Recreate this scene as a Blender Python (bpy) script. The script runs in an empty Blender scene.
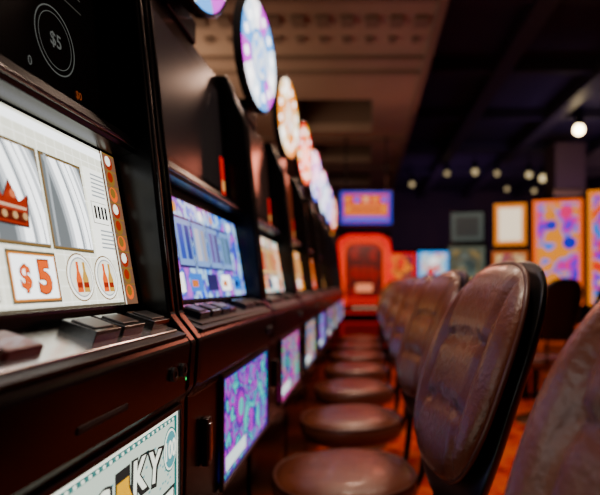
import bpy, bmesh, math, random
from mathutils import Vector, Matrix
R = random.Random(7)
COL = bpy.context.scene.collection

# ------------------------------------------------------------ materials
_mc = {}
def sat(c, k=1.5):
    m=sum(c)/3
    return tuple(max(0.0, min(1.0, m+(x-m)*k)) for x in c)
def P(name, col, rough=0.5, metal=0.0, coat=0.0, em=None, es=0.0, bump=None, noise=None, spec=None):
    if name in _mc: return _mc[name]
    m = bpy.data.materials.new(name); m.use_nodes = True
    nt = m.node_tree; b = nt.nodes['Principled BSDF']
    b.inputs['Base Color'].default_value = (*col, 1)
    b.inputs['Roughness'].default_value = rough
    b.inputs['Metallic'].default_value = metal
    b.inputs['Coat Weight'].default_value = coat
    if spec is not None: b.inputs['Specular IOR Level'].default_value = spec
    if em:
        b.inputs['Emission Color'].default_value = (*em, 1)
        b.inputs['Emission Strength'].default_value = es
    if bump or noise:
        tc = nt.nodes.new('ShaderNodeTexCoord')
        n = nt.nodes.new('ShaderNodeTexNoise')
        n.inputs['Scale'].default_value = (bump or noise)[0]
        n.inputs['Detail'].default_value = 5
        nt.links.new(tc.outputs['Object'], n.inputs['Vector'])
        if bump:
            bp = nt.nodes.new('ShaderNodeBump'); bp.inputs['Strength'].default_value = bump[1]
            bp.inputs['Distance'].default_value = 0.004
            nt.links.new(n.outputs['Fac'], bp.inputs['Height'])
            nt.links.new(bp.outputs['Normal'], b.inputs['Normal'])
        if noise:
            n2 = nt.nodes.new('ShaderNodeTexNoise'); n2.inputs['Scale'].default_value = noise[0]; n2.inputs['Detail'].default_value=5
            nt.links.new(tc.outputs['Object'], n2.inputs['Vector'])
            r = nt.nodes.new('ShaderNodeValToRGB')
            r.color_ramp.elements[0].position = 0.35; r.color_ramp.elements[1].position = 0.65
            r.color_ramp.elements[0].color = (*col, 1); r.color_ramp.elements[1].color = (*noise[1], 1)
            nt.links.new(n2.outputs['Fac'], r.inputs['Fac'])
            nt.links.new(r.outputs['Color'], b.inputs['Base Color'])
    _mc[name] = m
    return m

def E(col, st=1.3):
    key = 'lit_%.3f_%.3f_%.3f_%.2f' % (*col, st)
    if key in _mc: return _mc[key]
    c=sat(col); s=(max(c)-min(c))/max(max(c),1e-4)
    return P(key, tuple(x*0.1 for x in col), 0.3, em=c, es=st*(1.6-0.65*s))

def video(name, cols, scale=9, st=1.3, seed=0.0, dist=1.5):
    """procedural colourful video artwork"""
    if name in _mc: return _mc[name]
    m = bpy.data.materials.new(name); m.use_nodes = True
    nt = m.node_tree; b = nt.nodes['Principled BSDF']
    b.inputs['Roughness'].default_value = 0.2
    tc = nt.nodes.new('ShaderNodeTexCoord'); mp = nt.nodes.new('ShaderNodeMapping')
    mp.inputs['Location'].default_value = (seed*3.1, seed*1.7, seed)
    n = nt.nodes.new('ShaderNodeTexNoise'); n.inputs['Scale'].default_value = scale
    n.inputs['Detail'].default_value = 1.5; n.inputs['Distortion'].default_value = dist
    v = nt.nodes.new('ShaderNodeTexVoronoi'); v.inputs['Scale'].default_value = scale*1.6
    mx = nt.nodes.new('ShaderNodeMath'); mx.operation = 'ADD'
    ml = nt.nodes.new('ShaderNodeMath'); ml.operation = 'MULTIPLY'; ml.inputs[1].default_value = 0.6
    sb = nt.nodes.new('ShaderNodeMath'); sb.operation = 'SUBTRACT'; sb.inputs[1].default_value = 0.25
    r = nt.nodes.new('ShaderNodeValToRGB'); cr = r.color_ramp; cr.interpolation = 'EASE'
    k = len(cols)
    cr.elements[0].position = 0.2; cr.elements[0].color = (*sat(cols[0]), 1)
    cr.elements[1].position = 0.75; cr.elements[1].color = (*sat(cols[-1]), 1)
    for i in range(1, k-1):
        e = cr.elements.new(0.2+0.55*i/(k-1)); e.color = (*sat(cols[i]), 1)
    L = nt.links.new
    L(tc.outputs['Object'], mp.inputs['Vector']); L(mp.outputs[0], n.inputs['Vector']); L(mp.outputs[0], v.inputs['Vector'])
    L(v.outputs['Distance'], ml.inputs[0]); L(n.outputs['Fac'], mx.inputs[0]); L(ml.outputs[0], mx.inputs[1])
    L(mx.outputs[0], sb.inputs[0]); L(sb.outputs[0], r.inputs['Fac'])
    L(r.outputs[0], b.inputs['Emission Color']); b.inputs['Emission Strength'].default_value = st*1.15
    b.inputs['Base Color'].default_value = (0.03, 0.03, 0.03, 1)
    _mc[name] = m
    return m

BLACK = P('gloss_black', (0.0025, 0.0025, 0.003), 0.24, coat=0.0, spec=0.2)
SATIN = P('satin_black', (0.005, 0.005, 0.006), 0.45, bump=(90, 0.08), spec=0.3)
GLASS = P('dark_glass', (0.005, 0.0045, 0.005), 0.22, spec=0.25)
CHROME = P('chrome', (0.55, 0.55, 0.58), 0.18, 1.0)
STEEL = P('brushed_steel', (0.75, 0.74, 0.73), 0.22, 1.0)
GUN = P('gunmetal', (0.06, 0.06, 0.065), 0.35, 0.8)
BTN = P('button_dark', (0.012, 0.012, 0.013), 0.25, coat=0.4)
LEATH = P('brown_leather', (0.105, 0.026, 0.012), 0.27, coat=0.10, bump=(110, 0.55), noise=(9,(0.15,0.042,0.021)))
PIPE = P('leather_piping', (0.08, 0.022, 0.012), 0.35)
SHELL = P('black_shell', (0.004, 0.004, 0.004), 0.3, spec=0.35)
BRASS = P('brass', (0.6, 0.4, 0.15), 0.3, 1.0)

# ------------------------------------------------------------ mesh helper
class MB:
    def __init__(s): s.v=[]; s.f=[]; s.mi=[]; s.m=[]
    def mid(s, mat):
        if mat not in s.m: s.m.append(mat)
        return s.m.index(mat)
    def add(s, vs, fs, mat):
        o=len(s.v); s.v += [tuple(p) for p in vs]; i=s.mid(mat)
        for f in fs: s.f.append([o+j for j in f]); s.mi.append(i)
    def prism(s, prof, y0, y1, mat):
        n=len(prof)
        vs=[(x,y0,z) for x,z in prof]+[(x,y1,z) for x,z in prof]
        fs=[list(range(n))[::-1], list(range(n,2*n))]+[[i,(i+1)%n,n+(i+1)%n,n+i] for i in range(n)]
        s.add(vs,fs,mat)
    def box(s, a, b, mat):
        s.prism([(a[0],a[2]),(b[0],a[2]),(b[0],b[2]),(a[0],b[2])], a[1], b[1], mat)
    def lathe(s, prof, mat, seg=32, c=(0,0,0), sx=1, sy=1, pn=2.0):
        vs=[]; fs=[]
        for (r,z) in prof:
            for i in range(seg):
                t=2*math.pi*i/seg; ct,st=math.cos(t),math.sin(t)
                k=1/((abs(ct)**pn+abs(st)**pn)**(1/pn))
                vs.append((c[0]+r*ct*k*sx, c[1]+r*st*k*sy, c[2]+z))
        for j in range(len(prof)-1):
            for i in range(seg):
                a=j*seg+i; b=j*seg+(i+1)%seg
                fs.append([a,b,b+seg,a+seg])
        fs.append(list(range(seg))[::-1]); fs.append(list(range((len(prof)-1)*seg, len(prof)*seg)))
        s.add(vs,fs,mat)
    def tube(s, pts, r, mat, closed=False, seg=8):
        pts=[Vector(p) for p in pts]; n=len(pts); vs=[]; fs=[]
        up=None
        for i,p in enumerate(pts):
            a=pts[(i-1)%n] if (closed or i>0) else p
            b=pts[(i+1)%n] if (closed or i<n-1) else p
            t=(b-a).normalized()
            if up is None:
                up=t.orthogonal().normalized()
            up=(up-t*up.dot(t)).normalized()
            w=t.cross(up)
            for k in range(seg):
                an=2*math.pi*k/seg
                vs.append(p+up*math.cos(an)*r+w*math.sin(an)*r)
        rng=n if closed else n-1
        for i in range(rng):
            for k in range(seg):
                a=i*seg+k; b=i*seg+(k+1)%seg; c=((i+1)%n)*seg+(k+1)%seg; d=((i+1)%n)*seg+k
                fs.append([a,b,c,d])
        if not closed:
            fs.append(list(range(seg))); fs.append(list(range((n-1)*seg,n*seg)))
        s.add(vs,fs,mat)
    def mesh(s, name, normals=True, smooth=False):
        me=bpy.data.meshes.new(name); me.from_pydata(s.v,[],s.f)
        for m in s.m: me.materials.append(m)
        me.polygons.foreach_set('material_index', s.mi)
        if normals:
            bm=bmesh.new(); bm.from_mesh(me); bmesh.ops.recalc_face_normals(bm, faces=bm.faces); bm.to_mesh(me); bm.free()
        if smooth: me.polygons.foreach_set('use_smooth',[True]*len(me.polygons))
        me.update(); return me
    def obj(s, name, parent=None, loc=(0,0,0), normals=True, smooth=False, bevel=0, seg=2, rot=None, label=None):
        o=bpy.data.objects.new(name, s.mesh(name,normals,smooth)); COL.objects.link(o)
        o.location=loc
        if rot: o.rotation_euler=rot
        if parent: o.parent=parent
        if bevel:
            b=o.modifiers.new('bevel','BEVEL'); b.width=bevel; b.segments=seg; b.limit_method='ANGLE'; b.angle_limit=math.radians(30)
            b.harden_normals=False
        if label: o['label']=label
        return o

def empty(name, loc, label, cat, group=None, rotz=0):
    e=bpy.data.objects.new(name,None); e.empty_display_size=0.1; COL.objects.link(e)
    e.location=loc; e.rotation_euler=(0,0,rotz)
    e['label']=label; e['category']=cat
    if group: e['group']=group
    return e

_tc={}
def text2d(t, bold=0.0):
    if (t,bold) in _tc: return _tc[(t,bold)]
    c=bpy.data.curves.new('t','FONT'); c.body=t; c.offset=bold; c.resolution_u=3
    o=bpy.data.objects.new('t',c); COL.objects.link(o)
    dg=bpy.context.evaluated_depsgraph_get()
    me=bpy.data.meshes.new_from_object(o.evaluated_get(dg))
    vs=[(v.co.x,v.co.y) for v in me.vertices]; fs=[list(p.vertices) for p in me.polygons]
    bpy.data.objects.remove(o); bpy.data.curves.remove(c); bpy.data.meshes.remove(me)
    x0=min(v[0] for v in vs); x1=max(v[0] for v in vs); y0=min(v[1] for v in vs); y1=max(v[1] for v in vs)
    h=y1-y0; vs=[((x-(x0+x1)/2)/h,(y-(y0+y1)/2)/h) for x,y in vs]
    _tc[(t,bold)]=(vs,fs,(x1-x0)/h); return _tc[(t,bold)]

class Art:
    """flat printed / lit artwork on a plane: o + u*U + v*V + n*layer"""
    def __init__(s,o,U,V):
        s.o=Vector(o); s.U=Vector(U).normalized(); s.V=Vector(V).normalized(); s.N=s.U.cross(s.V).normalized()
        s.mb=MB(); s.l=1
    def pt(s,u,v,l=None): return s.o+s.U*u+s.V*v+s.N*((s.l if l is None else l)*0.00035)
    def poly(s,pts,mat,fs=None):
        s.mb.add([s.pt(u,v) for u,v in pts], fs or [list(range(len(pts)))], mat); s.l+=1
    def rect(s,u0,v0,u1,v1,mat): s.poly([(u0,v0),(u1,v0),(u1,v1),(u0,v1)],mat)
    def frame(s,u0,v0,u1,v1,mat,w): 
        s.rect(u0-w,v0-w,u1+w,v1+w,mat)
    def disc(s,cu,cv,r,mat,sq=1.0,n=28):
        s.poly([(cu+r*sq*math.cos(2*math.pi*i/n),cv+r*math.sin(2*math.pi*i/n)) for i in range(n)],mat)
    def sector(s,cu,cv,r,a0,a1,mat):
        k=6; s.mb.add([s.pt(cu,cv)]+[s.pt(cu+r*math.cos(a0+(a1-a0)*i/k),cv+r*math.sin(a0+(a1-a0)*i/k)) for i in range(k+1)],[list(range(k+2))],mat)
    def text(s,t,cu,cv,h,mat,wmax=None,bold=0.0,rot=0,outline=None):
        vs,fs,w=text2d(t,bold); k=h; kx=h
        if wmax and w*h>wmax: kx=wmax/w
        c,sn=math.cos(rot),math.sin(rot)
        s.mb.add([s.pt(cu+(x*kx)*c-(y*k)*sn, cv+(x*kx)*sn+(y*k)*c) for x,y in vs],fs,mat); s.l+=1
    def obj(s,name,parent,label=None):
        return s.mb.obj(name,parent,normals=False,label=label)

# ------------------------------------------------------------ row slot machines
XM=-0.70           # base centre line of the row
def lx(x): return x-XM

def screen_frame_axes():
    b=Vector((lx(-0.366),0,1.219)); t=Vector((lx(-0.406),0,1.452))
    return b,(t-b)

def hero_screen(root):
    b,V=screen_frame_axes(); a=Art(b,(0,1,0),V)
    H=0.236
    cream=E((0.80,0.80,0.70),1.45); pale=E((0.90,0.90,0.84),1.7); line=E((0.16,0.15,0.11),0.5)
    grey=E((0.22,0.24,0.25),0.7); mgrey=E((0.45,0.48,0.50),0.9); lgrey=E((0.68,0.71,0.73),1.15); white=E((0.95,0.97,0.98),1.9)
    gold=E((0.40,0.25,0.11),0.65); orange=E((0.98,0.22,0.05),1.4); red=E((0.45,0.08,0.05),0.8); dred=E((0.20,0.03,0.02),0.5)
    dark=E((0.03,0.03,0.03),0.2)
    a.rect(-0.30,0,0.288,H,cream)
    for i in range(30):
        u=-0.29+i*0.02; a.l=2; a.rect(u,0.004,u+0.0012,H-0.004,pale)
    for i in range(12):
        v=0.008+i*0.02; a.l=2; a.rect(-0.30,v,0.286,v+0.0012,pale)
    a.l=3
    a.rect(-0.30,H-0.016,0.288,H-0.004,white); a.l=3
    a.rect(-0.30,0.0,0.288,0.004,line); a.l=4
    # reel windows
    for w,(u0,u1) in enumerate([(-0.27,-0.178),(-0.172,-0.08),(-0.07,0.022),(0.026,0.120),(0.132,0.218)]):
        v0,v1=0.078,0.192
        a.l=4; a.frame(u0,v0,u1,v1,line,0.004); a.frame(u0,v0,u1,v1,gold,0.0022)
        a.rect(u0,v0,u1,v1,grey)
        n=18; W=u1-u0
        for (k0,k1,mt) in ((0.10,1.0,mgrey),(0.16,0.95,lgrey),(0.24,0.86,white),(0.40,0.47,mgrey),(0.47,0.50,lgrey),(0.60,0.62,grey),(0.72,0.80,lgrey)):
            L=[];Rr=[]
            for i in range(n+1):
                t=i/n; v=v0+0.001+t*(v1-v0-0.002); off=0.38*(t**1.8)
                L.append((u0+W*min(1,max(0,k0+0.30-off)),v)); Rr.append((u0+W*min(1,max(0,k1+0.30-off)),v))
            a.poly(L+Rr[::-1],mt)
        if w in (1,3):   # red jewelled crown ornament
            cu=(u0+u1)/2-0.022; cv=v0+0.040
            cr=[(-0.034,-0.020),(0.030,-0.022),(0.036,0.014),(0.020,0.004),(0.008,0.026),(-0.004,0.006),(-0.018,0.028),(-0.024,0.008),(-0.040,0.016)]
            a.poly([(cu+x*1.08,cv+y*1.1) for x,y in cr],dark); a.poly([(cu+x,cv+y) for x,y in cr],red)
            a.poly([(cu-0.030,cv-0.017),(cu+0.027,cv-0.019),(cu+0.029,cv-0.008),(cu-0.032,cv-0.006)],dred)
            for q in range(4): a.disc(cu-0.023+q*0.016,cv-0.012,0.0042,E((0.75,0.5,0.3),0.9),n=12)
            a.poly([(cu-0.030,cv-0.003),(cu+0.028,cv-0.005),(cu+0.029,cv-0.002),(cu-0.031,cv+0.0)],E((0.85,0.6,0.45),1.0))
            a.disc(cu-0.018,cv+0.012,0.005,E((0.8,0.3,0.2),1.0)); a.disc(cu+0.008,cv+0.011,0.005,E((0.8,0.3,0.2),1.0))
        a.l=16; a.rect(u0,v0,u0+0.005,v1,mgrey)
    # right info column
    a.l=5; a.rect(0.230,0.07,0.282,0.200,pale); a.frame(0.236,0.12,0.277,0.15,line,0.001); a.rect(0.236,0.12,0.277,0.15,pale)
    for i in range(4): a.rect(0.240+i*0.009,0.126,0.246+i*0.009,0.145,dark)
    for i in range(6): a.rect(0.238,0.158+i*0.006,0.275,0.1605+i*0.006,mgrey)
    for i in range(5): a.rect(0.238,0.082+i*0.006,0.275,0.0845+i*0.006,mgrey)
    # $5 plate
    a.l=6; a.frame(0.042,0.012,0.124,0.066,line,0.003); a.rect(0.042,0.012,0.124,0.066,E((0.8,0.35,0.15),1.2)); a.rect(0.0445,0.0145,0.1215,0.0635,white)
    a.text('$',0.065,0.037,0.033,dred,bold=0.05); a.text('$',0.065,0.037,0.030,orange,bold=0.02)
    a.text('5',0.097,0.039,0.042,dred,bold=0.07); a.text('5',0.097,0.039,0.038,orange,bold=0.04)
    for s0 in (-0.30,-0.2,-0.1): 
        a.l=6; a.frame(s0+0.03,0.014,s0+0.12,0.066,line,0.002); a.rect(s0+0.03,0.014,s0+0.12,0.066,white)
    # two round emblems with orange bottles
    for cu in (0.176,0.243):
        a.l=6; a.disc(cu,0.040,0.032,gold); a.disc(cu,0.040,0.0300,pale); a.disc(cu,0.040,0.0265,mgrey); a.disc(cu,0.040,0.0245,cream)
        for dx in (-0.007,0.007):
            a.poly([(cu+dx-0.007,0.020),(cu+dx+0.007,0.020),(cu+dx+0.007,0.038),(cu+dx+0.003,0.048),(cu+dx+0.003,0.060),(cu+dx-0.003,0.060),(cu+dx-0.003,0.048),(cu+dx-0.007,0.038)],orange if dx<0 else E((0.8,0.5,0.2),1.0))
            a.rect(cu+dx-0.006,0.026,cu+dx+0.006,0.033,red)
    # right ornamental strip
    a.l=3; a.rect(0.289,0,0.333,H,E((0.24,0.14,0.10),0.8))
    for i in range(9):
        v=0.008+i*0.0255
        a.l=4; a.disc(0.311,v+0.011,0.012,[orange,gold,red][i%3]); a.disc(0.309,v+0.013,0.008,[gold,red,cream][i%3]); a.rect(0.292,v+0.022,0.330,v+0.024,gold)
    a.rect(0.289,0,0.2915,H,cream)
    a.obj('reel_screen',root,'lit cream video reel screen with a $5 plate and round emblems')

def generic_screen(root,k,pal):
    b,V=screen_frame_axes(); a=Art(b,(0,1,0),V); H=0.215
    vm=video('screen_video_%d'%k,pal,scale=12,st=1.4,seed=k*2.3)
    a.rect(-0.33,0,0.33,H,vm)
    w=E((0.9,0.9,0.88),1.6); g=E(pal[1],1.2); d=E(tuple(c*0.25 for c in pal[0]),0.8)
    for i in range(4):
        u=-0.19+i*0.108
        a.l=3; a.frame(u,0.072,u+0.09,0.172,d,0.006); a.rect(u,0.072,u+0.09,0.172,E((0.35,0.50,0.85),1.0) if k==1 else E((0.8,0.55,0.3),1.2))
        c=[(0.10,0.16,0.45),(0.05,0.15,0.6),(0.6,0.6,0.65),(0.2,0.15,0.4),(0.15,0.25,0.35)] if k==1 else [(0.9,0.15,0.02),(0.6,0.2,0.1),(0.8,0.6,0.05),(0.7,0.02,0.03),(0.9,0.4,0.1)]
        c=c[(i+k)%5]
        a.rect(u+0.012,0.085,u+0.042,0.160,E(c,0.9)); a.rect(u+0.052,0.085,u+0.080,0.160,E(tuple(x*0.6 for x in c),0.9))
    for i in range(5):
        u=-0.27+i*0.12; a.l=3; a.rect(u,0.015,u+0.085,0.055,[w,g,d,w,g][i])
        a.rect(u+0.01,0.025,u+0.05,0.04,E((0.9,0.3,0.1),1.1) if i%2 else d)
    for i in range(7):
        a.l=3; a.disc(-0.26+i*0.085,0.195,0.012,[w,E((0.9,0.4,0.03),1.2),g][i%3])
    a.obj('reel_screen',root,'lit video reel screen in bright colours')

def belly_art(root,k,pal):
    a=Art((lx(-0.3035)+0.001,0,0.825),(0,1,0),(0.0,0,1)); H=0.225
    if k==0:
        cream=E((0.60,0.68,0.60),1.0); green=E((0.06,0.25,0.24),0.8); dk=E((0.02,0.06,0.06),0.35); w=E((0.85,0.88,0.78),1.3)
        gold=E((0.95,0.50,0.06),1.3); teal=E((0.18,0.42,0.45),0.9); lt=E((0.30,0.50,0.50),0.9)
        a.rect(-0.30,0,0.335,H,w); a.rect(-0.296,0.006,0.329,H-0.007,green); a.rect(-0.285,0.014,0.318,H-0.014,cream)
        for i in range(40):
            a.l=5; a.rect(-0.285+i*0.0152,H-0.0125,-0.279+i*0.0152,H-0.0085,w); a.rect(-0.285+i*0.0152,0.008,-0.279+i*0.0152,0.012,w)
        for j in range(5):
            for i in range(60):
                a.l=4; u=-0.27+i*0.0096; v=0.05+j*0.03+0.018*math.sin(i*0.55+j); a.rect(u,v,u+0.007,v+0.0035,lt)
        for cu in (0.297,-0.25):
            a.l=7; a.disc(cu,0.172,0.034,green,0.80); a.disc(cu,0.172,0.031,w,0.80); a.disc(cu,0.172,0.028,teal,0.80)
            a.text('100',cu,0.172,0.028,w,wmax=0.040,bold=0.03)
        for i,(ch,cu,cv,rt) in enumerate((('L',-0.015,0.145,0.25),('U',0.037,0.158,0.15),('C',0.088,0.166,0.05),('K',0.190,0.172,-0.05),('Y',0.236,0.166,-0.16))):
            a.l=9; a.text(ch,cu+0.002,cv-0.002,0.055,dk,bold=0.13,rot=rt); a.text(ch,cu,cv,0.045,w,bold=0.03,rot=rt)
        # generic gold bottle with dark cap in front of the note
        cu=0.138; a.l=12
        a.poly([(cu-0.036,0.05),(cu+0.036,0.05),(cu+0.036,0.145),(cu+0.020,0.172),(cu+0.020,0.198),(cu-0.020,0.198),(cu-0.020,0.172),(cu-0.036,0.145)],dk)
        a.poly([(cu-0.032,0.054),(cu+0.032,0.054),(cu+0.032,0.143),(cu+0.016,0.170),(cu+0.016,0.184),(cu-0.016,0.184),(cu-0.016,0.170),(cu-0.032,0.143)],gold)
        a.rect(cu-0.032,0.08,cu+0.032,0.12,w); a.disc(cu,0.10,0.014,E((0.8,0.15,0.05),1.1)); a.disc(cu-0.012,0.15,0.008,w)
        for cu in (0.22,0.285): a.l=9; a.poly([(cu-0.028,0.04),(cu+0.020,0.04),(cu+0.028,0.115),(cu-0.020,0.115)],dk); a.poly([(cu-0.022,0.045),(cu+0.016,0.045),(cu+0.022,0.110),(cu-0.016,0.110)],w)
        for cu in (-0.20,-0.13,-0.06,0.01,0.07): a.l=9; a.rect(cu-0.025,0.03,cu+0.025,0.09,dk); a.rect(cu-0.020,0.035,cu+0.020,0.085,w)
        lab='lit belly glass printed like a green banknote reading LUCKY'
    else:
        bp=[[(0.20,0.01,0.5),(0.02,0.35,0.6),(0.6,0.10,0.7),(0.03,0.04,0.35),(0.10,0.7,0.65)],
            [(0.02,0.22,0.3),(0.15,0.7,0.6),(0.1,0.05,0.4),(0.8,0.1,0.4),(0.05,0.5,0.25)],
            [(0.05,0.3,0.3),(0.5,0.8,0.3),(0.8,0.2,0.02),(0.1,0.4,0.7),(0.2,0.1,0.1)]][(k-1)%3]
        a.rect(-0.15,0,0.335,H,E(bp[3],0.8))
        a.rect(-0.144,0.006,0.328,H-0.006,video('belly_video_%d'%k,bp,scale=13,st=0.85,seed=k*5.1+1,dist=3))
        a.disc(0.0,0.13,0.05,E(bp[0],0.8)); a.disc(0.0,0.13,0.038,E(bp[2],0.9)); a.disc(0.005,0.13,0.022,E(bp[4],1.0))
        for i in range(5): a.l=4; a.poly([(0.10+i*0.04,0.04),(0.13+i*0.04,0.04),(0.135+i*0.04,0.09),(0.11+i*0.04,0.10)],E(bp[(i+2)%5],1.0))
        a.rect(-0.13,0.02,0.05,0.05,E((0.8,0.9,0.9),1.0))
        lab='lit belly glass with colourful artwork'
    a.obj('belly_glass',root,lab)

_mesh={}
def shared(name,key,build,root,bevel=0,label=None,smooth=False,seg=2):
    if key not in _mesh:
        mb=MB(); build(mb); _mesh[key]=mb.mesh(name,True,smooth)
    o=bpy.data.objects.new(name,_mesh[key]); COL.objects.link(o); o.parent=root
    if bevel:
        b=o.modifiers.new('bevel','BEVEL'); b.width=bevel; b.segments=seg; b.limit_method='ANGLE'; b.angle_limit=math.radians(30)
    if label: o['label']=label
    return o

def row_machine(k,pal,disc_pal,label):
    Y=0.5+0.75*k
    root=empty('slot_machine',(XM,Y,0),label,'slot machine','slot machines standing in one row')
    def body(mb):
        pr=[(-1.05,0.02),(-0.365,0.02),(-0.365,0.77),(-0.309,0.80),(-0.3045,1.055),(-0.292,1.075),(-0.284,1.155),(-0.292,1.166),
            (-0.365,1.190),(-0.3655,1.215),(-0.407,1.455),(-0.410,1.475),(-0.42,1.50),(-0.447,1.87),(-1.0,1.87),(-1.05,1.2)]
        mb.prism([(lx(x),z) for x,z in pr],-0.345,0.345,BLACK)
        mb.box((lx(-1.04),-0.35,0),(lx(-0.40),0.35,0.05),SATIN)
    shared('cabinet','body',body,root,bevel=0.004)
    def sidep(mb):
        pr=[(-1.06,0.8),(-0.307,0.8),(-0.3025,1.06),(-0.288,1.08),(-0.283,1.155),(-0.318,1.20),(-0.332,1.33),(-0.376,1.75),(-0.43,1.89),(-1.01,1.89),(-1.06,1.2)]
        mb.prism([(lx(x),z) for x,z in pr],-0.014,0.014,BLACK)
    for s in (-1,1):
        o=shared('side_panel','sidep',sidep,root,bevel=0.004); o.location=(0,0.356*s,0)
    def edge(mb):
        pts=[(lx(-0.3165),0,1.205),(lx(-0.3305),0,1.33),(lx(-0.3745),0,1.75),(lx(-0.428),0,1.888)]
        mb.tube(pts,0.0024,P('dark_chrome',(0.22,0.20,0.19),0.25,1.0))
    for s in (-1,1):
        o=shared('edge_trim','edge',edge,root,label='thin chrome edge strip',smooth=True); o.location=(0,0.352*s,0)
    # button deck plate
    def deck(mb):
        mb.prism([(lx(-0.290),1.164),(lx(-0.287),1.170),(lx(-0.366),1.197),(lx(-0.366),1.188)],-0.335,0.335,SATIN)
        mb.prism([(lx(-0.300),1.1735),(lx(-0.299),1.1775),(lx(-0.360),1.1985),(lx(-0.362),1.195)],-0.30,0.325,STEEL if k==0 else GUN)
    shared('button_deck','deck0' if k==0 else 'deck',deck,root,bevel=0.0015)
    def btn(mb): mb.box((-0.022,-0.030,-0.003),(0.022,0.030,0.014),BTN); mb.box((-0.015,-0.023,0.014),(0.015,0.023,0.016),GUN)
    def btnl(mb,mt): mb.box((-0.022,-0.028,-0.003),(0.022,0.028,0.011),mt)
    tilt=math.atan2(0.021,0.061)
    pos=[(-0.24,'b'),(-0.16,'b'),(-0.085,'b'),(-0.022,'r'),(0.130,'b'),(0.200,'b'),(0.292,'b')]
    for (yy,c) in pos:
        if c=='r':
            o=shared('button','btnr',lambda mb: (btnl(mb,P('red_button',(0.10,0.005,0.005),0.3,coat=0.2))),root,bevel=0.004,label='dark red push button')
        else:
            o=shared('button','btn',btn,root,bevel=0.004,label='dark square push button')
        o.location=(lx(-0.335),yy,1.189); o.rotation_euler=(0,tilt,0)
    # bezel bar between the screens
    def bez(mb):
        mb.prism([(lx(-0.404),1.455),(lx(-0.378),1.462),(lx(-0.374),1.475),(lx(-0.385),1.492),(lx(-0.418),1.498)],-0.341,0.341,BLACK)
        mb.tube([(lx(-0.3735),-0.34,1.470),(lx(-0.3735),0.34,1.470)],0.0018,P('dark_chrome',(0,0,0)))
    shared('screen_bezel','bez',bez,root,bevel=0.003)
    if k==0: hero_screen(root)
    else: generic_screen(root,k,pal)
    belly_art(root,k,pal)
    def bf(mb):
        x0,x1=lx(-0.306),lx(-0.297)
        u0=-0.305 if k==0 else -0.155
        mb.box((x0,u0-0.012,0.815),(x1,0.341,0.826),GUN); mb.box((x0,u0-0.012,1.049),(x1,0.341,1.058),GUN)
        mb.box((x0,u0-0.012,0.826),(x1,u0,1.049),GUN); mb.box((x0,0.334,0.826),(x1,0.341,1.049),GUN)
    shared('belly_frame','bf0' if k==0 else 'bf',bf,root,bevel=0.002)
    # top screen
    a=Art((lx(-0.4205),0,1.505),(0,1,0),Vector((-0.027,0,0.37)))
    a.rect(-0.325,0.0,0.325,0.34,GLASS)
    dim=E((0.20,0.21,0.20),0.30); dimr=E((0.30,0.10,0.06),0.5)
    if k==0:
        for cu,cv in ((0.213,0.078),(0.05,0.078)):
            n=40
            for rr,wd in ((0.046,0.0018),(0.038,0.0010)):
                vs=[];fs=[]
                for i in range(n):
                    t=2*math.pi*i/n
                    vs+= [a.pt(cu+rr*math.cos(t),cv+rr*math.sin(t),2),a.pt(cu+(rr-wd)*math.cos(t),cv+(rr-wd)*math.sin(t),2)]
                for i in range(n):
                    j=(i+1)%n; fs.append([2*i,2*j,2*j+1,2*i+1])
                a.mb.add(vs,fs,dim)
            a.l=3; a.text('$5',cu,cv,0.022,dim,bold=0.01)
        a.l=3; a.text('0',0.152,0.026,0.012,dim); a.text('$0',0.262,0.020,0.013,dimr,bold=0.02)
        for i in range(7): a.l=3; a.rect(0.10,0.15+i*0.02,0.285,0.152+i*0.02,E((0.10,0.10,0.09),0.25))
    else:
        c=[None,(0.010,0.007,0.007),(0.02,0.008,0.006),(0.08,0.012,0.004),(0.16,0.03,0.01),(0.2,0.05,0.02),(0.1,0.03,0.1),(0.05,0.05,0.2),(0.2,0.08,0.02)][k]
        a.rect(-0.30,0.02,0.30,0.32,P('top_glass_%d'%k,(0.01,0.01,0.01),0.2,em=c,es=1.0 if k<3 else 1.6,spec=0.3))
        a.rect(0.27,0.0,0.305,0.12,E((0.65,0.06,0.03),0.9)); a.rect(0.28,0.02,0.30,0.05,E((0.9,0.6,0.3),0.9))
    a.obj('top_screen',root,'dark glass upper display')
    def lock(mb):
        n=16; vs=[];fs=[]
        for x,r in ((0,0.011),(0.006,0.011),(0.0065,0.005),(0.004,0.0045)):
            for i in range(n): t=2*math.pi*i/n; vs.append((x,r*math.cos(t),r*math.sin(t)))
        for j in range(3):
            for i in range(n): fs.append([j*n+i,j*n+(i+1)%n,(j+1)*n+(i+1)%n,(j+1)*n+i])
        fs.append(list(range(3*n,4*n))); mb.add(vs,fs,GUN)
    for yy in (0.315,0.275):
        o=shared('lock','lock',lock,root,label='round metal key lock'); o.location=(lx(-0.2925)+0.003,yy,1.115)
    if k==0:
        a=Art((lx(-0.2855)+0.003,0,1.10),(0,1,0),(0.0,0,1))
        a.disc(0.315,0.002,0.0025,E((0.1,0.8,0.25),1.2))
        a.obj('status_lamp',root,'small green indicator lamp')
        mb=MB(); mb.box((lx(-0.2965),0.02,1.098),(lx(-0.2875),0.13,1.106),SATIN); mb.box((lx(-0.29),0.025,1.1005),(lx(-0.2870),0.125,1.1035),P('slot_dark',(0.002,0.002,0.002),0.6))
        mb.obj('card_slot',root,bevel=0.001,label='narrow dark card slot')
    else:
        def hd(mb):
            mb.box((lx(-0.3055),-0.285,0.91),(lx(-0.293),-0.262,1.00),GUN)
            mb.box((lx(-0.294),-0.280,0.92),(lx(-0.289),-0.268,0.99),CHROME)
        shared('door_handle','hd',hd,root,bevel=0.003,label='vertical metal latch handle')
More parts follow.
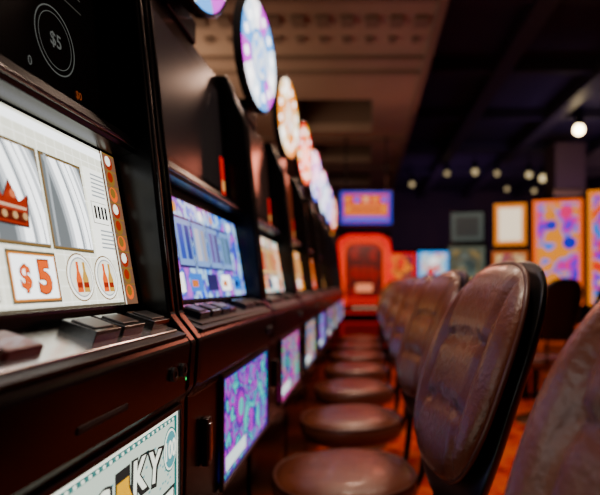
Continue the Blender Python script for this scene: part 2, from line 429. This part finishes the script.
    # topper
    top=MB(); top.box((lx(-0.62),-0.10,1.868),(lx(-0.44),0.10,1.93),BLACK); top.obj('topper_stand',root,bevel=0.006)
    cz=2.125; r=0.212; c=Vector((lx(-0.415),0,cz)); ang=math.radians(-7)
    fx=Vector((math.cos(ang),math.sin(ang),0)); U=Vector((-math.sin(ang),math.cos(ang),0))
    mb=MB(); n=48; vs=[];fs=[]
    for d,rr in ((-0.03,r-0.03),(-0.02,r),(0.006,r),(0.010,r-0.004),(0.010,r-0.010),(0.006,r-0.012)):
        for i in range(n):
            t=2*math.pi*i/n; p=c+fx*d+U*rr*math.cos(t)+Vector((0,0,rr*math.sin(t))); vs.append(p)
    for j in range(5):
        for i in range(n): fs.append([j*n+i,j*n+(i+1)%n,(j+1)*n+(i+1)%n,(j+1)*n+i])
    fs.append(list(range(n))); fs.append(list(range(5*n,6*n)))
    mb.add(vs,fs,P('topper_rim_black',(0.02,0.02,0.022),0.25,0.3))
    mb.obj('topper_housing',root)
    a=Art(c+fx*0.007,U,(0,0,1))
    for i in range(12): a.sector(0,0,r-0.012,2*math.pi*i/12,2*math.pi*(i+1)/12,E(disc_pal[i%len(disc_pal)],2.1))
    a.l+=1; a.disc(0,0,0.10,E(disc_pal[1],1.8)); a.disc(0,0,0.085,video('disc_video_%d'%k,[disc_pal[2],disc_pal[0],(0.9,0.9,0.9),disc_pal[1]],scale=14,st=2.2,seed=k))
    for i in range(12):
        t=2*math.pi*(i+0.5)/12; a.l=5; a.disc(0.152*math.cos(t),0.152*math.sin(t),0.018,E((0.95,0.95,0.95),2.8))
    a.obj('topper_wheel',root,'round glowing bonus wheel')
    return root

orng=[(0.7,0.10,0.01),(0.95,0.30,0.02),(0.95,0.60,0.3),(0.3,0.03,0.1)]
redp=[(0.5,0.01,0.01),(0.9,0.06,0.01),(0.95,0.30,0.04),(0.1,0.01,0.05)]
teal=[(0.02,0.25,0.3),(0.2,0.7,0.7),(0.9,0.95,0.9),(0.7,0.1,0.4)]
dB=[(0.75,0.85,0.98),(0.25,0.45,0.98),(0.70,0.2,0.75),(0.95,0.92,0.95)]
dO=[(0.98,0.65,0.40),(0.95,0.35,0.10),(0.9,0.35,0.15),(0.98,0.88,0.75)]
dR=[(0.95,0.25,0.06),(0.9,0.08,0.02),(0.95,0.45,0.15),(0.8,0.03,0.02)]
dV=[(0.3,0.35,0.95),(0.12,0.2,0.9),(0.8,0.12,0.35),(0.7,0.7,0.95)]
row_machine(0,teal,dO,'glossy black slot machine with cream $5 reel screen')
row_machine(1,[(0.02,0.10,0.55),(0.05,0.28,0.8),(0.55,0.75,0.95),(0.05,0.10,0.45),(0.5,0.2,0.6)],dB,'black slot machine with blue and white reel screen')
row_machine(2,[(0.1,0.15,0.5),(0.9,0.30,0.06),(0.95,0.80,0.65),(0.1,0.4,0.45)],dB,'black slot machine with pastel screen and blue-pink bonus wheel')
row_machine(3,orng,dO,'black slot machine with orange screen and pale orange bonus wheel')
row_machine(4,redp,dR,'black slot machine with red screen and red bonus wheel')
row_machine(5,orng,dV,'black slot machine with orange screen and violet bonus wheel')
row_machine(6,redp,dB,'black slot machine with red screen and blue bonus wheel')
row_machine(7,teal,dV,'black slot machine with teal screen and violet bonus wheel')
row_machine(8,orng,dR,'black slot machine with orange screen at the end of the row')

# ------------------------------------------------------------ chairs
def pillow(mb, hw, hh, front, back, deform, mat, n=40, pn=3.2, grooves=True):
    vs=[];fs=[]
    def g(a,b,side):
        r=max(abs(a),abs(b)); q=(abs(a)**pn+abs(b)**pn)**(1/pn) if r>0 else 1
        k=r/q if q>0 else 0
        s,h=a*k,b*k
        d=(1-r**6)**0.5 if r<1 else 0
        dd=(front if side==0 else back)*d
        if side==0 and grooves:
            dd-=0.013*math.exp(-((abs(s)-0.58)/0.045)**2)*d
            for hc in (-0.30,0.30):
                dd-=0.012*math.exp(-((h-hc+0.12*s*s)/0.05)**2)*d*(1 if abs(s)<0.58 else 0)
        return deform(s*hw,h*hh,s,h,-dd if side==0 else dd)
    for side in (0,1):
        o=len(vs)
        for j in range(n+1):
            for i in range(n+1):
                ta=-1+2*i/n; tb=-1+2*j/n
                a=math.sin(ta*math.pi/2); b=math.sin(tb*math.pi/2)
                vs.append(g(a,b,side))
        for j in range(n):
            for i in range(n):
                q=o+j*(n+1)+i; f=[q,q+1,q+n+2,q+n+1]
                fs.append(f if side==0 else f[::-1])
    mb.add(vs,fs,mat)

PN=2.5
def lean(z):   # z absolute
    t=max(0,(z-0.84)/0.46); return 0.240+0.160*t**1.2
def mk_chair(loc,rotz,label,group):
    root=empty('casino_chair',loc,label,'chair',group,rotz)
    mb=MB()
    mb.lathe([(0.18,0.505),(0.225,0.51),(0.245,0.53),(0.25,0.555),(0.247,0.58),(0.235,0.597),(0.205,0.61),(0.15,0.617),(0.08,0.620),(0.01,0.621)],LEATH,seg=48,pn=2.4)
    mb.obj('seat',root,smooth=True)
    mb=MB(); pts=[]
    for i in range(48):
        t=2*math.pi*i/48; c,s=math.cos(t),math.sin(t); k=1/((abs(c)**2.4+abs(s)**2.4)**(1/2.4))
        pts.append((0.2415*c*k,0.2415*s*k,0.592))
    mb.tube(pts,0.005,PIPE,closed=True); mb.obj('piping',root,smooth=True)
    mb=MB()
    cz,hh,hw=1.072,0.222,0.188
    def df(y,h,s,hn,d):
        z=cz+h; w=1+0.03*hn
        return (lean(z)-0.015*s*s+d, y*w, z)
    pillow(mb,hw,hh,0.040,0.012,df,LEATH,pn=PN)
    mb.obj('backrest',root,smooth=True)
    mb=MB()
    def ds(y,h,s,hn,d):
        z=cz-0.045+h; w=1+0.03*hn
        return (lean(z)+0.026-0.015*s*s+d, y*w, z)
    pillow(mb,hw+0.006,hh+0.050,0.008,0.034,ds,SHELL,grooves=False,pn=PN+0.3)
    mb.obj('backrest_shell',root,smooth=True,label='black moulded shell behind the backrest')
    mb=MB(); pts=[]
    for i in range(72):
        t=2*math.pi*i/72; c,s=math.cos(t),math.sin(t); k=1/((abs(c)**PN+abs(s)**PN)**(1/PN))
        y,h=c*k,s*k
        p=df(y*hw,h*hh,y,h,-0.002); pts.append(p)
    mb.tube(pts,0.0055,PIPE,closed=True); mb.obj('piping',root,smooth=True)
    mb=MB()
    for s in (-0.09,0.09):
        mb.tube([(0.05,s,0.495),(0.16,s,0.495),(0.22,s,0.52),(0.255,s,0.60),(0.27,s,0.74),(0.28,s,0.88)],0.012,SHELL,seg=8)
    mb.obj('back_support',root,smooth=True)
    mb=MB(); mb.box((-0.13,-0.13,0.485),(0.13,0.13,0.506),SATIN); mb.lathe([(0.03,0.05),(0.03,0.486)],CHROME,seg=20); mb.lathe([(0.045,0.04),(0.045,0.26),(0.03,0.28)],SATIN,seg=20)
    mb.obj('pedestal',root,bevel=0.002)
    mb=MB(); mb.lathe([(0.24,0.0),(0.24,0.012),(0.20,0.028),(0.06,0.045),(0.03,0.05)],P('base_bronze',(0.25,0.15,0.08),0.35,1.0),seg=40); mb.obj('base',root,smooth=True,label='round bronze base plate')
    return root

def clone(root,loc,rotz,label,group):
    n=root.copy(); COL.objects.link(n); n.location=loc; n.rotation_euler=(0,0,rotz); n['label']=label; n['group']=group
    for c in [o for o in bpy.data.objects if o.parent==root]:
        q=c.copy(); COL.objects.link(q); q.parent=n
    return n

XS=-0.085
ch=mk_chair((XS+0.003,1.05,0),math.radians(12),'brown leather casino chair with black shell, slightly swivelled','chairs along the row of slot machines')
grp='chairs along the row of slot machines'
clone(ch,(XS+0.000,0.29,0),math.radians(12),'brown leather casino chair with stitched seams and piping',grp)
rots=[13,11,13,9,12,11,10]
for i,r in enumerate(rots):
    clone(ch,(XS+0.01,1.82+0.75*i,0),math.radians(r),'brown leather casino chair with rounded seat facing slot machine',grp)
g2='chairs at the facing bank of machines'
for (x,y,r) in ((1.60,4.75,-80),(2.12,4.6,-95),(2.75,4.5,-85),(0.95,7.9,-90)):
    clone(ch,(x,y,0),math.radians(r),'dark leather casino chair in front of bright video machine',g2)

# ------------------------------------------------------------ upright machines in the distance (built facing +X)
def upright(loc,rotz,w,h,zs0,pal,frame_col,label,arch=False,seed=0,dark=False,frame_es=1.1,group=None,topper=None):
    root=empty('slot_machine',loc,label,'slot machine',group,rotz)
    hw=w/2
    mb=MB(); mb.prism([(-0.35,0),(0.10,0),(0.12,0.72),(0.26,0.78),(0.26,0.84),(0.08,0.90),(0.03,h-0.05),(0.0,h),(-0.35,h)],-hw,hw,BLACK)
    mb.obj('cabinet',root,bevel=0.01)
    lean_=Vector((-0.05,0,h-0.95)).normalized()
    o=Vector((0.083,0,0.93))
    a=Art(o,(0,1,0),lean_); H=h-1.0
    fm=E(frame_col,frame_es)
    a.l=4
    if arch: a.rect(-hw+0.015,-0.02,hw-0.015,H-0.05,E((0.55,0.0,0.0),0.7)); a.l=8
    q0=0.14 if arch else 0.05
    a.rect(-hw+q0,zs0,hw-q0,H-(0.16 if arch else 0),video('far_video_%d'%seed,pal,scale=4.0,st=0.85 if not dark else 0.5,seed=seed*3.3))
    if dark:
        for i in range(3):
            a.l=12; a.rect(-0.17+i*0.12,0.40,-0.07+i*0.12,0.60,E((0.35,0.01,0.01),0.6))
        a.l=12; a.rect(-0.13,0.20,0.13,0.32,E((0.95,0.35,0.25),1.1))
    else:
        for i in range(6):
            a.l=6; a.disc(R.uniform(-hw+0.13,hw-0.13),R.uniform(zs0+0.12,H-0.1),R.uniform(0.05,0.09),E(pal[R.randrange(len(pal))],0.95))
        a.l=8; a.rect(-hw+0.07,zs0+0.02,hw-0.07,zs0+0.08,E((0.8,0.5,0.2),1.0))
    a.obj('video_screen',root)
    mb=MB()
    if arch:
        for off,rad in ((0.0,0.034),(0.07,0.026)):
            pts=[]; ww=hw-0.035-off; top=H-off
            pts.append((-ww,-0.02)); pts.append((-ww,0.25)); pts.append((-ww,top-0.22))
            for i in range(1,9):
                t=math.pi/2*i/9; pts.append((-ww+0.2*(1-math.cos(t)),top-0.22+0.2*math.sin(t)))
            pts.append((-ww+0.2,top-0.02)); pts=pts+[(-u,v) for u,v in pts[::-1]]
            mb.tube([a.pt(u,v,60) for u,v in pts],rad,fm if off==0 else E((1.0,0.16,0.01),1.1))
    else:
        for (u0,v0,u1,v1) in ((-hw+0.01,zs0-0.02,-hw+0.055,H+0.02),(hw-0.055,zs0-0.02,hw-0.01,H+0.02),(-hw+0.055,H-0.015,hw-0.055,H+0.02)):
            p=[a.pt(u0,v0,2),a.pt(u1,v0,2),a.pt(u1,v1,2),a.pt(u0,v1,2),a.pt(u0,v0,60),a.pt(u1,v0,60),a.pt(u1,v1,60),a.pt(u0,v1,60)]
            mb.add(p,[[0,3,2,1],[4,5,6,7],[0,1,5,4],[1,2,6,5],[2,3,7,6],[3,0,4,7]],fm)
    mb.obj('light_frame',root,label='glowing light frame')
    mb=MB(); mb.box((0.255,-hw+0.03,0.785),(0.266,hw-0.03,0.835),E(tuple(c*0.4 for c in frame_col),0.6)); mb.obj('deck_light',root)
    a=Art((0.108,0,0.25),(0,1,0),(0.02,0,0.47)); a.l=8
    a.rect(-hw+0.06,0,hw-0.06,0.40,E(tuple(c*0.4 for c in frame_col),0.5)); a.rect(-hw+0.1,0.03,hw-0.1,0.36,E(tuple(c*0.12 for c in frame_col),0.5)); a.obj('belly_glass',root)
    for i in range(4):
        mb=MB(); mb.box((-0.025,-0.03,0),(0.025,0.03,0.02),E((0.9,0.8,0.6),0.3)); o=mb.obj('button',root,bevel=0.004); o.location=(0.17,-0.14+i*0.095,0.867); o.rotation_euler=(0,math.atan2(0.06,0.18),0)
    if topper:
        mb=MB(); th=topper[1]
        mb.box((-0.22,-hw+0.02,h),(-0.02,hw-0.02,h+th),BLACK); mb.obj('topper_housing',root,bevel=0.015)
        a=Art((-0.019,0,h),(0,1,0),(0,0,1)); a.l=3; a.rect(-hw+0.03,0.02,hw-0.03,th-0.02,topper[0]); 
        a.rect(-hw+0.08,0.07,hw-0.08,th-0.07,topper[2]); a.obj('topper_sign',root)
    return root
F=-math.pi/2
upright((-0.03,8.35,0),F,0.86,2.10,0.12,[(0.05,0.0,0.0),(0.2,0.01,0.01),(0.05,0.01,0.01),(0.35,0.02,0.01)],(1.0,0.0,0.0),'tall slot machine outlined by glowing red arch',arch=True,seed=1,dark=True,frame_es=1.1)
upright((-0.90,8.45,0),F,0.75,2.15,0.1,[(0.9,0.25,0.02),(0.95,0.5,0.05),(0.9,0.7,0.3),(0.8,0.12,0.02)],(1.0,0.35,0.03),'slot machine with amber screen beside the red one',seed=2)
gb='bank of bright slot machines across the aisle'
upright((0.63,9.3,0),F,0.52,1.85,0.3,redp,(0.9,0.05,0.02),'slot machine with red screen',seed=3,group=gb)
upright((1.20,9.3,0),F,0.56,1.88,0.3,[(0.1,0.4,0.9),(0.5,0.75,0.98),(0.95,0.95,0.95),(0.9,0.1,0.08)],(0.1,0.4,1.0),'slot machine with white and blue screen',seed=4,group=gb,frame_es=1.4)
upright((1.80,9.2,0),F,0.56,2.0,0.3,[(0.05,0.10,0.8),(0.1,0.3,0.95),(0.5,0.3,0.95),(0.85,0.8,0.95)],(0.2,0.1,1.0),'slot machine with blue-violet screen',seed=5,group=gb,frame_es=1.4)
fa=0.3; px_,py_=math.cos(fa),-math.sin(fa)
AX,AY=2.06,5.6
def bank(d): return (AX+px_*d, AY+py_*d, 0)
upright(bank(-0.96),F-fa,0.42,1.72,0.3,[(0.02,0.03,0.03),(0.08,0.10,0.09),(0.05,0.05,0.03),(0.2,0.15,0.08)],(0.08,0.10,0.08),'slot machine with dim grey-green display',seed=6,group=gb,topper=(E((0.10,0.13,0.12),0.3),0.36,E((0.04,0.05,0.05),0.25)),frame_es=0.5)
upright(bank(-0.49),F-fa,0.40,1.66,0.3,[(0.3,0.15,0.1),(0.6,0.3,0.1),(0.9,0.7,0.4),(0.2,0.05,0.1)],(0.5,0.15,0.03),'slot machine with cream lit topper sign',seed=7,group=gb,topper=(E((0.95,0.32,0.05),0.9),0.50,E((0.9,0.78,0.62),1.1)),frame_es=0.7)
upright(bank(0.0),F-fa,0.52,2.20,0.12,[(0.0,0.03,0.5),(0.0,0.08,0.8),(0.25,0.0,0.6),(0.9,0.02,0.25),(0.0,0.25,0.8),(0.95,0.35,0.02)],(1.0,0.22,0.01),'slot machine with blue and pink screen in amber frame',seed=8,group=gb)
upright(bank(0.56),F-fa,0.54,2.28,0.12,[(0.8,0.0,0.03),(0.95,0.15,0.0),(0.95,0.45,0.02),(0.05,0.05,0.8),(0.9,0.02,0.15),(0.0,0.25,0.7)],(1.0,0.32,0.01),'slot machine with orange and yellow screen in amber frame',seed=9,group=gb)
upright(bank(1.13),F-fa,0.54,2.20,0.12,[(0.05,0.1,0.7),(0.8,0.1,0.5),(0.95,0.6,0.1),(0.9,0.1,0.05)],(1.0,0.25,0.02),'slot machine with violet screen in amber frame',seed=10,group=gb)

# overhead sign above the red machine
sg=empty('overhead_sign',(0.0,7.70,2.12),'hanging rectangular video sign above the red slot machine','sign')
mb=MB(); mb.box((-0.40,0,0),(0.40,0.12,0.52),BLACK); mb.obj('sign_box',sg,bevel=0.01)
a=Art((0,-0.002,0),(1,0,0),(0,0,1)); a.rect(-0.38,0.02,0.38,0.50,E((0.04,0.10,0.6),0.8)); a.rect(-0.33,0.06,0.33,0.46,E((0.7,0.03,0.01),0.9))
for i in range(5): a.l=4; a.disc(-0.27+i*0.135,0.38,0.045,E([(0.9,0.35,0.03),(0.1,0.2,0.95),(0.9,0.5,0.3)][i%3],1.0))
a.l=5; a.rect(-0.30,0.17,0.30,0.30,E((0.95,0.35,0.03),1.0)); a.rect(-0.24,0.21,0.24,0.26,E((0.6,0.02,0.01),0.8)); a.rect(-0.32,0.07,0.32,0.13,E((0.1,0.2,0.9),1.0))
a.obj('sign_face',sg,'lit blue and orange sign face')
mb=MB()
for x in (-0.3,0.3): mb.tube([(x,0.06,0.51),(x,0.06,1.34)],0.012,SATIN)
mb.obj('hanger_rod',sg)

# ------------------------------------------------------------ room
def structure(mb,name,**k):
    o=mb.obj(name,**k); o['kind']='structure'; return o
carpet=bpy.data.materials.new('patterned_carpet'); carpet.use_nodes=True
nt=carpet.node_tree; b=nt.nodes['Principled BSDF']; b.inputs['Roughness'].default_value=0.95; b.inputs['Specular IOR Level'].default_value=0.1
tc=nt.nodes.new('ShaderNodeTexCoord'); v=nt.nodes.new('ShaderNodeTexVoronoi'); v.inputs['Scale'].default_value=5
n=nt.nodes.new('ShaderNodeTexNoise'); n.inputs['Scale'].default_value=7; n.inputs['Distortion'].default_value=2
r=nt.nodes.new('ShaderNodeValToRGB'); r.color_ramp.elements[0].position=0.40; r.color_ramp.elements[0].color=(0.04,0.004,0.004,1)
r.color_ramp.elements[1].position=0.60; r.color_ramp.elements[1].color=(0.60,0.03,0.012,1)
e=r.color_ramp.elements.new(0.78); e.color=(0.7,0.14,0.03,1)
mm=nt.nodes.new('ShaderNodeMath'); mm.operation='ADD'; ms=nt.nodes.new('ShaderNodeMath'); ms.operation='MULTIPLY'; ms.inputs[1].default_value=0.35
nt.links.new(tc.outputs['Object'],v.inputs['Vector']); nt.links.new(tc.outputs['Object'],n.inputs['Vector'])
nt.links.new(v.outputs['Distance'],ms.inputs[0]); nt.links.new(n.outputs['Fac'],mm.inputs[0]); nt.links.new(ms.outputs[0],mm.inputs[1])
nt.links.new(mm.outputs[0],r.inputs['Fac']); nt.links.new(r.outputs[0],b.inputs['Base Color'])
mb=MB(); mb.box((-4,-2.5,-0.1),(9,17,0),carpet); structure(mb,'floor')
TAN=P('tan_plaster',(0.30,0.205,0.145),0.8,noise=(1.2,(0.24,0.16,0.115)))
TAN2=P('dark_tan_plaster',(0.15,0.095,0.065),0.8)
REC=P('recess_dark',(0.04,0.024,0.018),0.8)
DARK=P('dark_ceiling',(0.017,0.015,0.022),0.7,noise=(2.0,(0.024,0.018,0.030)))
WALL=P('dark_wall',(0.025,0.018,0.023),0.8,noise=(1.5,(0.04,0.026,0.026)))
mb=MB(); mb.box((-4,-2.5,4.3),(9,17,4.4),DARK)
for y in (3.5,5.2,7.0,9.0,11.2,13.6): mb.box((0.9,y,4.12),(9,y+0.14,4.3),DARK)
for x in (1.7,3.1,4.8,6.6): mb.box((x,-2.5,4.05),(x+0.22,17,4.22),P('duct',(0.03,0.025,0.03),0.5))
structure(mb,'ceiling')
S=3.45
mb=MB()
mb.box((-4,-2.5,S),(-0.95,17,S+0.12),TAN); mb.box((0.08,-2.5,S),(0.63,17,S+0.12),TAN)
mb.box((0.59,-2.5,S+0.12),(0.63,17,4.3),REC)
ys=[(-2.5,6.2),(7.5,8.2),(9.4,10.3),(11.6,12.6),(14.0,17)]
for y0,y1 in ys: mb.box((-0.95,y0,S),(0.08,y1,S+0.12),TAN)
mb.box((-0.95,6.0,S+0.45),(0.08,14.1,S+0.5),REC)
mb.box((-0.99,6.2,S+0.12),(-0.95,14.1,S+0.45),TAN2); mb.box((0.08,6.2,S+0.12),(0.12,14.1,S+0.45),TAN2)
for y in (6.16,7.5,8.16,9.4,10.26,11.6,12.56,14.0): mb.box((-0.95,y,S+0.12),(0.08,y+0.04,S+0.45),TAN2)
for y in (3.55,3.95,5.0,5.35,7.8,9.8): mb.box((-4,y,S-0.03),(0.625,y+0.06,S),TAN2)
for i in range(22): 
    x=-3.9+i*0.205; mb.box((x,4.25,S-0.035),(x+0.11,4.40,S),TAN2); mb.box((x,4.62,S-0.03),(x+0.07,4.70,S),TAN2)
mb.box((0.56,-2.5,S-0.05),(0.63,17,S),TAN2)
structure(mb,'ceiling')
mb=MB(); mb.box((-4,17,0),(9,17.1,4.4),WALL); structure(mb,'wall_back')
mb=MB(); mb.box((-4.1,-2.5,0),(-4,17.1,4.4),WALL); structure(mb,'wall_left')
mb=MB(); mb.box((9,-2.5,0),(9.1,17.1,4.4),WALL); structure(mb,'wall_right')
mb=MB(); mb.box((3.75,10.3,0),(4.35,10.9,4.06),P('column_brown',(0.09,0.05,0.035),0.6)); mb.box((3.70,10.25,3.0),(4.40,10.95,3.12),BRASS); mb.box((3.70,10.25,0.0),(4.40,10.95,0.18),BRASS)
o=mb.obj('column',bevel=0.01); o['kind']='structure'; o.name='trim_1'

# ceiling lamps
def lamp(px,py,z,es,rad):
    Y=(z-1.25)*520/(284-py); X=(px-366)*Y/520
    e=empty('ceiling_lamp',(X,Y,z-rad-0.02),'small round warm ceiling lamp glowing against dark ceiling','lamp','ceiling lamps')
    m=MB(); pr=[]
    for i in range(9):
        t=-math.pi/2+math.pi*i/8; pr.append((max(0.002,rad*math.cos(t)),rad*math.sin(t)))
    m.lathe(pr,E((1.0,0.76,0.50),es),seg=16); m.obj('bulb',e,smooth=True)
    m=MB(); m.lathe([(rad*0.5,rad*0.85),(rad*0.9,rad*0.9),(rad*0.9,rad+0.15),(rad*0.4,rad+0.2),(0.012,rad+0.22),(0.012,4.3-(z-rad-0.02))],SATIN,seg=16); m.obj('lamp_holder',e)
for (px,py,z,es,rad) in ((579,124,4.0,30,0.08),(475,168,3.9,0.6,0.07),(497,170,3.9,0.45,0.06),(529,171,3.9,0.8,0.07),(543,174,3.9,1.2,0.085),(412,181,3.9,0.5,0.065),(578,172,3.9,0.5,0.07),(447,170,3.9,0.4,0.06),(560,188,3.9,0.6,0.07),(507,186,3.9,0.4,0.06),(534,188,3.9,0.5,0.06)):
    lamp(px,py,z,es,rad)

# ------------------------------------------------------------ lights
def area(loc,target,size,power,col,sy=None):
    l=bpy.data.lights.new('area','AREA'); l.size=size; l.energy=power; l.color=col
    if sy: l.shape='RECTANGLE'; l.size_y=sy
    o=bpy.data.objects.new('light',l); COL.objects.link(o); o.location=loc
    d=Vector(target)-Vector(loc); o.rotation_euler=d.to_track_quat('-Z','Y').to_euler(); return o
area((-2.2,5.0,2.6),(-0.8,6.5,3.5),1.5,32,(1.0,0.74,0.52))
area((-2.0,2.0,2.7),(0.0,4.5,3.5),1.2,20,(1.0,0.74,0.52))
area((-0.15,0.9,3.40),(0.2,1.1,1.0),0.22,30,(1.0,0.78,0.62))
area((0.1,2.9,3.40),(0.1,2.9,0.6),0.22,24,(1.0,0.70,0.52))
area((0.0,5.2,3.40),(0.1,5.2,0.4),0.30,32,(1.0,0.60,0.42))
area((0.7,7.4,3.0),(0.4,6.0,0.0),0.8,24,(1.0,0.25,0.15))
area((0.9,2.4,3.9),(0.75,2.6,0.0),0.5,22,(1.0,0.6,0.42))
area((4.5,3.5,3.9),(3.5,5.0,0),1.2,8,(1.0,0.6,0.45))
area((4.0,9.0,2.6),(4.0,10.0,4.3),2.0,22,(0.55,0.35,1.0))
area((2.2,12.5,2.2),(2.6,15.5,3.2),2.0,34,(0.6,0.30,1.0))
area((6.5,13.0,3.0),(5,14,4.3),2.0,20,(0.9,0.45,0.5))
w=bpy.data.worlds.new('World'); bpy.context.scene.world=w; w.use_nodes=True
w.node_tree.nodes['Background'].inputs[0].default_value=(0.5,0.38,0.42,1); w.node_tree.nodes['Background'].inputs[1].default_value=0.06

# ------------------------------------------------------------ camera
cd=bpy.data.cameras.new('camera'); cam=bpy.data.objects.new('camera',cd); COL.objects.link(cam)
cam.location=(0,0,1.25); cam.rotation_euler=(math.radians(90),0,0)
cd.sensor_width=36; cd.lens=36*520/600; cd.shift_x=-66/600; cd.shift_y=36.5/600
cd.clip_start=0.02; cd.dof.use_dof=True; cd.dof.focus_distance=0.75; cd.dof.aperture_fstop=2.7
bpy.context.scene.camera=cam
